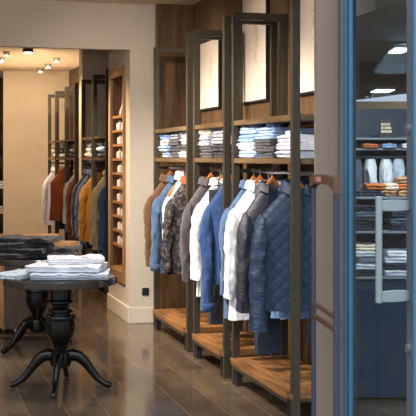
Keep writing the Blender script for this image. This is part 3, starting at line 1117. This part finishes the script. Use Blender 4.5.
def jeans(label, loc, rotz, w, d, h, mkey, seed, group, folds=3, tagc=None):
    """folded pair of jeans lying on a table; local x is across, y along the fold edge"""
    t = thing('folded_jeans', label, 'jeans', loc, rotz, group)
    o = bpy.data.objects.new('denim', folded_mesh(w, d, h, seed, K[mkey], folds, 0.02, 1.9))
    COL.objects.link(o)
    o.parent = t
    o.rotation_euler = (0, 0, PI / 2)
    m = MB()
    m.tube([(-w * 0.40, -d * 0.18, h * 1.0), (-w * 0.1, -d * 0.2, h * 1.03), (w * 0.2, -d * 0.18, h * 1.03), (w * 0.40, -d * 0.15, h * 0.99)], 0.005, 6)
    m.build('seam', K[mkey], t)
    if tagc:
        MB().box(w * 0.1, w * 0.1 + 0.05, -d * 0.46, -d * 0.46 + 0.03, h * 0.98, h * 1.06).build('card_tag', K[tagc], t)
    return t


z = TOP + 0.001
GJ1 = 'pale jeans on the front table'
jeans('pale denim jeans lying at the bottom of the pile on the front table', T1 + Vector((0.08, -0.05, z)), 0.06, 0.52, 0.42, 0.044, 'lightdenim', 1, GJ1)
jeans('bleached white jeans lying in the middle of the front table pile', T1 + Vector((0.05, -0.03, z + 0.047)), -0.08, 0.50, 0.36, 0.044, 'white', 2, GJ1)
jeans('bleached white jeans with a tag lying on top of the front table', T1 + Vector((0.10, 0.02, z + 0.094)), 0.18, 0.38, 0.30, 0.044, 'white', 3, GJ1, 3, 'charcoal')
jeans('pale denim jeans spread beside the pile at the front table edge', T1 + Vector((-0.285, -0.05, z)), -0.4, 0.20, 0.34, 0.034, 'lightdenim', 4, GJ1, 2)
GJ2 = 'dark jeans on the second table'
cols = ['charcoal', 'black', 'black', 'charcoal', 'indigo', 'black', 'black', 'charcoal']
for i in range(4):
    jeans('%s jeans folded %s in the larger pile on the second table' % (('charcoal', 'black', 'charcoal', 'black')[i], ('at the bottom', 'second from below', 'third from below', 'on top')[i]),
          T2 + Vector((-0.14 + 0.02 * i, -0.08 + 0.02 * i, z + 0.042 * i)), 0.22 * (-1) ** i, 0.46 + 0.03 * (i % 2), 0.36, 0.039, ('charcoal', 'black', 'charcoal', 'black')[i], i + 2, GJ2, 2)
for i in range(2):
    jeans('%s jeans folded %s in the small pile on the second table' % (('black', 'charcoal')[i], ('below', 'on top')[i]),
          T2 + Vector((0.22, -0.04 + 0.02 * i, z + 0.044 * i)), 0.15 * (-1) ** i, 0.23, 0.34, 0.04, ('black', 'charcoal')[i], i + 6, GJ2, 2)
# belt coiled beside the dark jeans
bt = thing('leather_belt', 'coiled tan leather belt lying on the dark jeans of the second table', 'belt', T2 + Vector((0.23, -0.06, z + 0.092)), 0.2)
rr = []
for i in range(60):
    a = 2 * PI * 2 * i / 59
    r = 0.075 + 0.006 * i / 59 * 4
    x, y = r * 1.25 * math.cos(a), r * math.sin(a)
    nx, ny = math.cos(a), math.sin(a)
    rr.append([Vector((x - 0.0015 * nx, y - 0.0015 * ny, 0.0)), Vector((x + 0.0015 * nx, y + 0.0015 * ny, 0.0)), Vector((x + 0.0015 * nx, y + 0.0015 * ny, 0.032)), Vector((x - 0.0015 * nx, y - 0.0015 * ny, 0.032))])
MB().rings(rr).build('strap', K['tan'], bt, 0, 60)
MB().box(0.12, 0.128, -0.018, 0.018, -0.0, 0.036).build('buckle', M_CHROME, bt, 0.002)

# plinths behind the tables
pl = thing('display_plinth', 'tall brown wooden display plinth on casters behind the second table', 'plinth', (-1.63, 9.72, 0), 0.0)
MB().box(-0.195, 0.21, -0.28, 0.28, 0.05, 0.84).build('body', M_PLINTH, pl, 0.004)
MB().box(-0.205, 0.22, -0.29, 0.29, 0.84, 0.87).build('top_board', M_PLINTH2, pl, 0.003)
for x in (-0.15, 0.165):
    for y in (-0.22, 0.22):
        MB().lathe([(0.0, 0.0), (0.02, 0.0), (0.024, 0.01), (0.024, 0.04), (0.012, 0.05), (0.0, 0.05)], 14, (x, y)).build('caster', M_BLACK, pl)
pl = thing('display_plinth', 'wooden display plinth, coloured as lit orange, beside the brown plinth at the picture edge', 'plinth', (-2.1, 9.75, 0), 0.0)
MB().box(-0.26, 0.26, -0.25, 0.25, 0.05, 0.84).build('body', M_NICHE, pl, 0.004)  # lighter wood colour stands in for orange light on this plinth
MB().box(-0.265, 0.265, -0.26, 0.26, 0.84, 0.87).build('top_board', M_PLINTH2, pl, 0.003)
for x in (-0.2, 0.2):
    for y in (-0.2, 0.2):
        MB().lathe([(0.0, 0.0), (0.02, 0.0), (0.024, 0.01), (0.024, 0.04), (0.012, 0.05), (0.0, 0.05)], 14, (x, y)).build('caster', M_BLACK, pl)

# dark shelf in the recess at the far left
sh = thing('storage_shelf', 'dark shelf in the recess beside the cream back wall', 'shelf', (-3.95, 18.9, 0), 0)
for x in (-0.44, 0.40):
    MB().box(x, x + 0.04, -0.2, 0.2, 0, 2.3).build('side_panel', M_DARKFIX, sh)
for h in (0.1, 0.55, 1.0, 1.45, 1.9, 2.26):
    MB().box(-0.40, 0.40, -0.2, 0.2, h, h + 0.03).build('shelf_board', M_DARKFIX, sh)
for i, (h, k) in enumerate(((0.58, 'cream'), (1.03, 'white'), (1.48, 'charcoal'))):
    folded('folded_shirt', '%s folded shirt on the %s board of the dark recess shelf' % (k, ('lower', 'middle', 'upper')[i]), 'shirt', (-3.72, 18.86, h + 0.001), PI / 2, 0.3, 0.3, 0.14, k, i, 'clothes in the recess', 3)

# ------------------------------------------------------------------ ceiling spotlights
spots = [(28, 48.5, 'large tilting ceiling spotlight just behind the beam'), (6.5, 51.6, 'small ceiling spotlight near the picture edge, in front of its twin'),
         (1.5, 57.4, 'small ceiling spotlight at the very picture edge'), (40.4, 68.7, 'small ceiling spotlight closest to the back wall'),
         (48, 64, 'small ceiling spotlight second from the back wall'), (56.5, 58, 'small ceiling spotlight above the far racks')]
M_LENS = emit('lamp_glow', (1.0, 0.86, 0.66, 1), 12)
for i, (px, py, lab) in enumerate(spots):
    yy = (CEIL - 1.6) * 1050 / (157 - py)
    xx = (px - 208) / 1050 * yy
    k = 1.5 if i == 0 else 1.0
    t = thing('ceiling_spotlight', lab, 'spotlight', (xx, yy, CEIL), 0.3 * i, 'ceiling spotlights')
    MB().rings([[(r * k * math.cos(2 * PI * j / 28), r * k * math.sin(2 * PI * j / 28), h) for j in range(28)] for r, h in ((0.062, -0.001), (0.066, -0.008), (0.052, -0.012), (0.048, -0.002))], False, False).build('trim_ring', M_CHROME, t)
    MB().lathe([(0.0, -0.004), (0.045 * k, -0.004), (0.05 * k, -0.03), (0.046 * k, -0.055), (0.04 * k, -0.055)], 24).build('housing', M_BLACK if i == 0 else M_CHROME, t)
    MB().lathe([(0.0, -0.066), (0.022 * k, -0.065), (0.038 * k, -0.0555), (0.0, -0.0552)], 24).build('lens', M_LENS, t)

# ------------------------------------------------------------------ security gate at the entrance
A = Vector((0.5536, 5.50, 0))
B = Vector((0.6095, 5.00, 0))
L = (B - A).length
ga = math.atan2((B - A).y, (B - A).x)
g = thing('security_gate', 'taupe and slate security gate standing at the shop entrance', 'security gate', A, ga)
# local x runs from the wall towards the street
for x in (0.0, L):
    MB().rings([superring(x, 0, h, 0.014, 0.012, 20, 0.6) for h in (0.02, 1.44)]).build('upright', M_SLATE, g)
m = MB()
rr = []
for i in range(25):
    a = -1 + 2 * i / 24
    x = L / 2 + a * (L / 2 + 0.018)
    zt = 1.508 - 0.010 * a ** 4 + 0.004 * (1 - a * a)
    zb = 1.435 + 0.030 * (1 - a ** 4) if abs(a) < 0.93 else 1.425
    rr.append([(x, -0.018, zb), (x, 0.018, zb), (x, 0.018, zt - 0.004), (x, 0.014, zt), (x, -0.014, zt), (x, -0.018, zt - 0.004)])
m.rings(rr)
m.build('top_cap', M_TAUPE, g)
for h in (0.835, 0.772):
    MB().box(0.0, L, -0.012, 0.012, h - 0.010, h + 0.010).build('crossbar', M_TAUPE, g, 0.004)
MB().box(-0.03, L + 0.03, -0.05, 0.05, 0.0, 0.022).build('base_plate', M_SLATE, g, 0.004)
# the tag plate sits on the street side of the cap
p = MB().box(L * 0.28, L * 0.52, -0.021, -0.0182, 1.475, 1.500).build('alarm_plate', M_PINK, g, 0.001)
p['label'] = 'pink alarm plate'

# ------------------------------------------------------------------ glass door
fr = MB()
fr.box(0.700, 0.712, 5.53, 5.70, 0, 2.75)
fr.box(0.712, 0.724, 5.545, 5.70, 0, 2.75)
struct('trim_door_grey', fr, M_GREY, bevel=0.002)
fb = MB()
fb.box(0.722, 0.737, 5.55, 5.66, 0, 2.75)
struct('trim_door_blue', fb, M_BLUE, bevel=0.003)
D0 = Vector((0.736, 5.541, 0))
DD = Vector((0.358, -0.933, 0)).normalized()
da = math.atan2(DD.y, DD.x)
LW = 0.643
t = bpy.data.objects.new('door_1', None)
COL.objects.link(t)
t.location = D0
t.rotation_euler = (0, 0, da)
t['kind'] = 'structure'
t['label'] = 'blue framed glass door standing open towards the street'
# local x along the leaf, local -y = face with the handle side?  +y points away from the shop aisle
DH0, DH1 = 0.012, 2.70
m = MB()
for x0, x1 in ((0.0, 0.008), (0.011, 0.020)):
    m.box(x0, x1, 0.0, 0.022, DH0, DH1)
m.box(0.007, 0.012, 0.005, 0.020, DH0, DH1)
m.build('hinge_stile', M_BLUE, t, 0.003)
m = MB()
m.box(LW - 0.062, LW - 0.002, 0.0, 0.028, DH0, DH1)
m.build('lock_stile', M_GREY, t, 0.002)
MB().box(LW - 0.002, LW + 0.004, -0.001, 0.045, DH0, DH1).build('edge_strip', M_BLUE, t, 0.001)
m = MB()
m.box(0.020, LW - 0.062, 0.0, 0.028, DH0, 0.12)
m.box(0.020, LW - 0.062, 0.0, 0.028, DH1 - 0.1, DH1)
m.build('rail', M_BLUE, t, 0.002)
MB().box(0.020, LW - 0.062, 0.008, 0.016, 0.12, DH1 - 0.1).build('glass_pane', M_GLASS, t)
hx = LW - 0.036
# handle stands off the face on two flat arms
OUT = -1
hd = MB()
hd.tube([(hx, OUT * 0.165, 0.918), (hx, OUT * 0.165, 1.415)], 0.017, 16, (1, 0, 0))
ho = hd.build('handle', M_HANDLE, t)
for h in (0.945, 1.372):
    m = MB()
    pr = []
    for i in range(9):
        a = i / 8
        y = OUT * (0.160 * (1 - a) + 0.0 * a)
        bulge = 0.004 * math.sin(a * PI)
        pr.append([(hx - 0.010, y, h - 0.023 - bulge), (hx + 0.010, y, h - 0.023 - bulge), (hx + 0.010, y, h + 0.023 + bulge), (hx - 0.010, y, h + 0.023 + bulge)])
    m.rings(pr).build('handle_arm', M_HANDLE, ho, 0.003)
for h in (0.694, 1.735):
    m = MB()
    m.rings([[(hx + 0.014 * math.cos(2 * PI * j / 18), y, h + 0.022 * math.sin(2 * PI * j / 18)) for j in range(18)] for y in (0.0, -0.012, -0.016)])
    m.build('lock_cylinder', M_CHROME, t)

# ------------------------------------------------------------------ added wing behind the glass door, partly built in place of reflections
t = thing('display_unit', 'tall navy display unit with two shelves and a rail behind the glass door', 'display unit', (1.45, 7.75, 0), 0)
MB().box(-0.5, 0.6, 0.12, 0.16, 0, 1.96).build('back_panel', M_NAVYPANEL, t)
for x in (-0.5, 0.57):
    MB().box(x, x + 0.03, -0.22, 0.12, 0, 1.96).build('side_panel', M_NAVYPANEL, t)
for h in (1.725, 1.650):
    MB().box(-0.47, 0.57, -0.22, 0.12, h, h + 0.014).build('shelf', plain('wing_shelf', rgb(120, 130, 140), 0.5), t)
MB().tube([(-0.47, -0.05, 1.60), (0.57, -0.05, 1.60)], 0.009, 8).build('hanging_rail', M_CHROME, t)
sg = thing('shelf_sign', 'small black sign with cream markings on the top shelf behind the glass door', 'sign', (1.285, 7.58, 1.740), 0)
MB().box(-0.045, 0.045, -0.006, 0.006, 0, 0.14).build('plate', M_BLACK, sg, 0.002)
m = MB()
R = random.Random(5)
for r in range(3):
    x = -0.036
    while x < 0.03:
        w = R.uniform(0.006, 0.014)
        m.box(x, x + w, -0.0085, -0.006, 0.035 + r * 0.026, 0.053 + r * 0.026)
        x += w + 0.004
m.build('markings', plain('cream_ink', rgb(226, 214, 180), 0.6), sg)
for i, (x, k, w) in enumerate(((1.165, 'orange', 0.11), (1.30, 'paleblue', 0.10), (1.44, 'white', 0.10))):
    folded('folded_shirt', '%s folded shirt on the second shelf behind the glass door' % {'paleblue': 'pale blue'}.get(k, k), 'shirt', (x, 7.60, 1.6645), PI / 2, w, 0.2, 0.03, k, i, 'folded clothes behind the glass door', 2)
for i, (x, k, lab) in enumerate(((1.085, 'slate', 'slate shirt hanging first on the rail behind the glass door'), (1.19, 'white', 'white shirt hanging beside the slate shirt behind the glass door'),
                                 (1.305, 'white', 'white shirt hanging beside the pale blue shirt behind the glass door'), (1.395, 'lightdenim', 'pale blue shirt hanging last on the rail behind the glass door'))):
    garment('shirt', lab, 'shirt', K[k], 0, h=1.515, L=0.6, SL=0.42, seed=40 + i, collar=None, hw=0.12, sleeve_r=0.040, th=0.046, loc=(x, 7.70, 1.588), rot=1.40, yaw=0.01, group='shirts behind the glass door', hanger=False, drop=0.07, fold=0.01)

# open shelving in front of it
t = thing('low_shelving', 'dark shelving with folded clothes standing behind the glass door', 'shelving', (1.20, 7.05, 0), 0)
MB().box(-0.32, 0.5, 0.16, 0.18, 0, 1.33).build('back_panel', M_NAVYPANEL, t)
for x in (-0.32, 0.475):
    MB().box(x, x + 0.025, -0.16, 0.16, 0, 1.33).build('side_panel', M_DARKFIX, t)
for h in (1.325, 1.10, 0.80):
    MB().box(-0.32, 0.5, -0.17, 0.18, h, h + 0.016).build('shelf', plain('wing_shelf', rgb(120, 130, 140), 0.5), t)
MB().box(-0.295, 0.475, -0.15, -0.13, 0.02, 0.79).build('front_panel', M_NAVYPANEL, t)
GW = 'folded clothes behind the glass door'
wing = [  # x, shelf height, colour, width, n, where
    (1.02, 1.341, ['navy'], 0.12, 'lying on the dark shelving top near the jamb'),
    (1.105, 1.341, ['navy', 'orange'], 0.13, 'lying on the dark shelving top near the white shirts'),
    (1.20, 1.341, ['tan', 'cream'], 0.10, 'lying on the dark shelving top in the middle'),
    (1.33, 1.341, ['tan', 'orange', 'tan'], 0.15, 'lying on the dark shelving top behind the handle'),
    (1.02, 1.116, ['navy', 'charcoal', 'slate', 'navy'], 0.2, 'in the middle-board stack by the jamb, dark shelving'),
    (1.30, 1.116, ['navy', 'slate', 'navy', 'charcoal'], 0.2, 'in the middle-board stack by the handle, dark shelving'),
    (1.02, 0.816, ['charcoal', 'white', 'navy', 'white', 'cream'], 0.21, 'in the low-board stack by the jamb, dark shelving'),
    (1.28, 0.816, ['white', 'navy', 'white', 'white'], 0.23, 'in the low-board stack by the handle, dark shelving'),
]
PW = ['lowest', 'second', 'third', 'fourth', 'fifth']
for x, h, ks, w, where in wing:
    z = h + 0.001
    for i, k in enumerate(ks):
        hh = 0.04
        lab = '%s folded shirt %s' % (k, where) if len(ks) == 1 else '%s shirt folded %s %s' % (k, PW[i], where.replace('lying ', ''))
        folded('folded_shirt', lab, 'shirt', (x + random.uniform(-0.006, 0.006), 7.02, z), PI / 2 + random.uniform(-0.1, 0.1), w, 0.26, hh, k, i + int(x * 50), GW, 2)
        z += hh * 1.02 + 0.001
# ceiling strip lamps of the wing
for i, (x, y, w, d) in enumerate(((1.57, 8.63, 0.13, 0.35), (2.31, 13.9, 0.25, 0.5))):
    t = thing('ceiling_lamp', ('white strip lamp on the wing ceiling above the navy display unit', 'white strip lamp farther back on the wing ceiling')[i], 'lamp', (x, y, 2.5), 0, 'wing ceiling lamps')
    MB().box(-w / 2, w / 2, -d / 2, d / 2, -0.022, -0.001).build('housing', M_WHITEOBJ, t, 0.002)
    MB().box(-w / 2 + 0.008, w / 2 - 0.008, -d / 2 + 0.008, d / 2 - 0.008, -0.030, -0.022).build('diffuser', emit('strip_glow', (0.95, 0.97, 1, 1), 6), t)
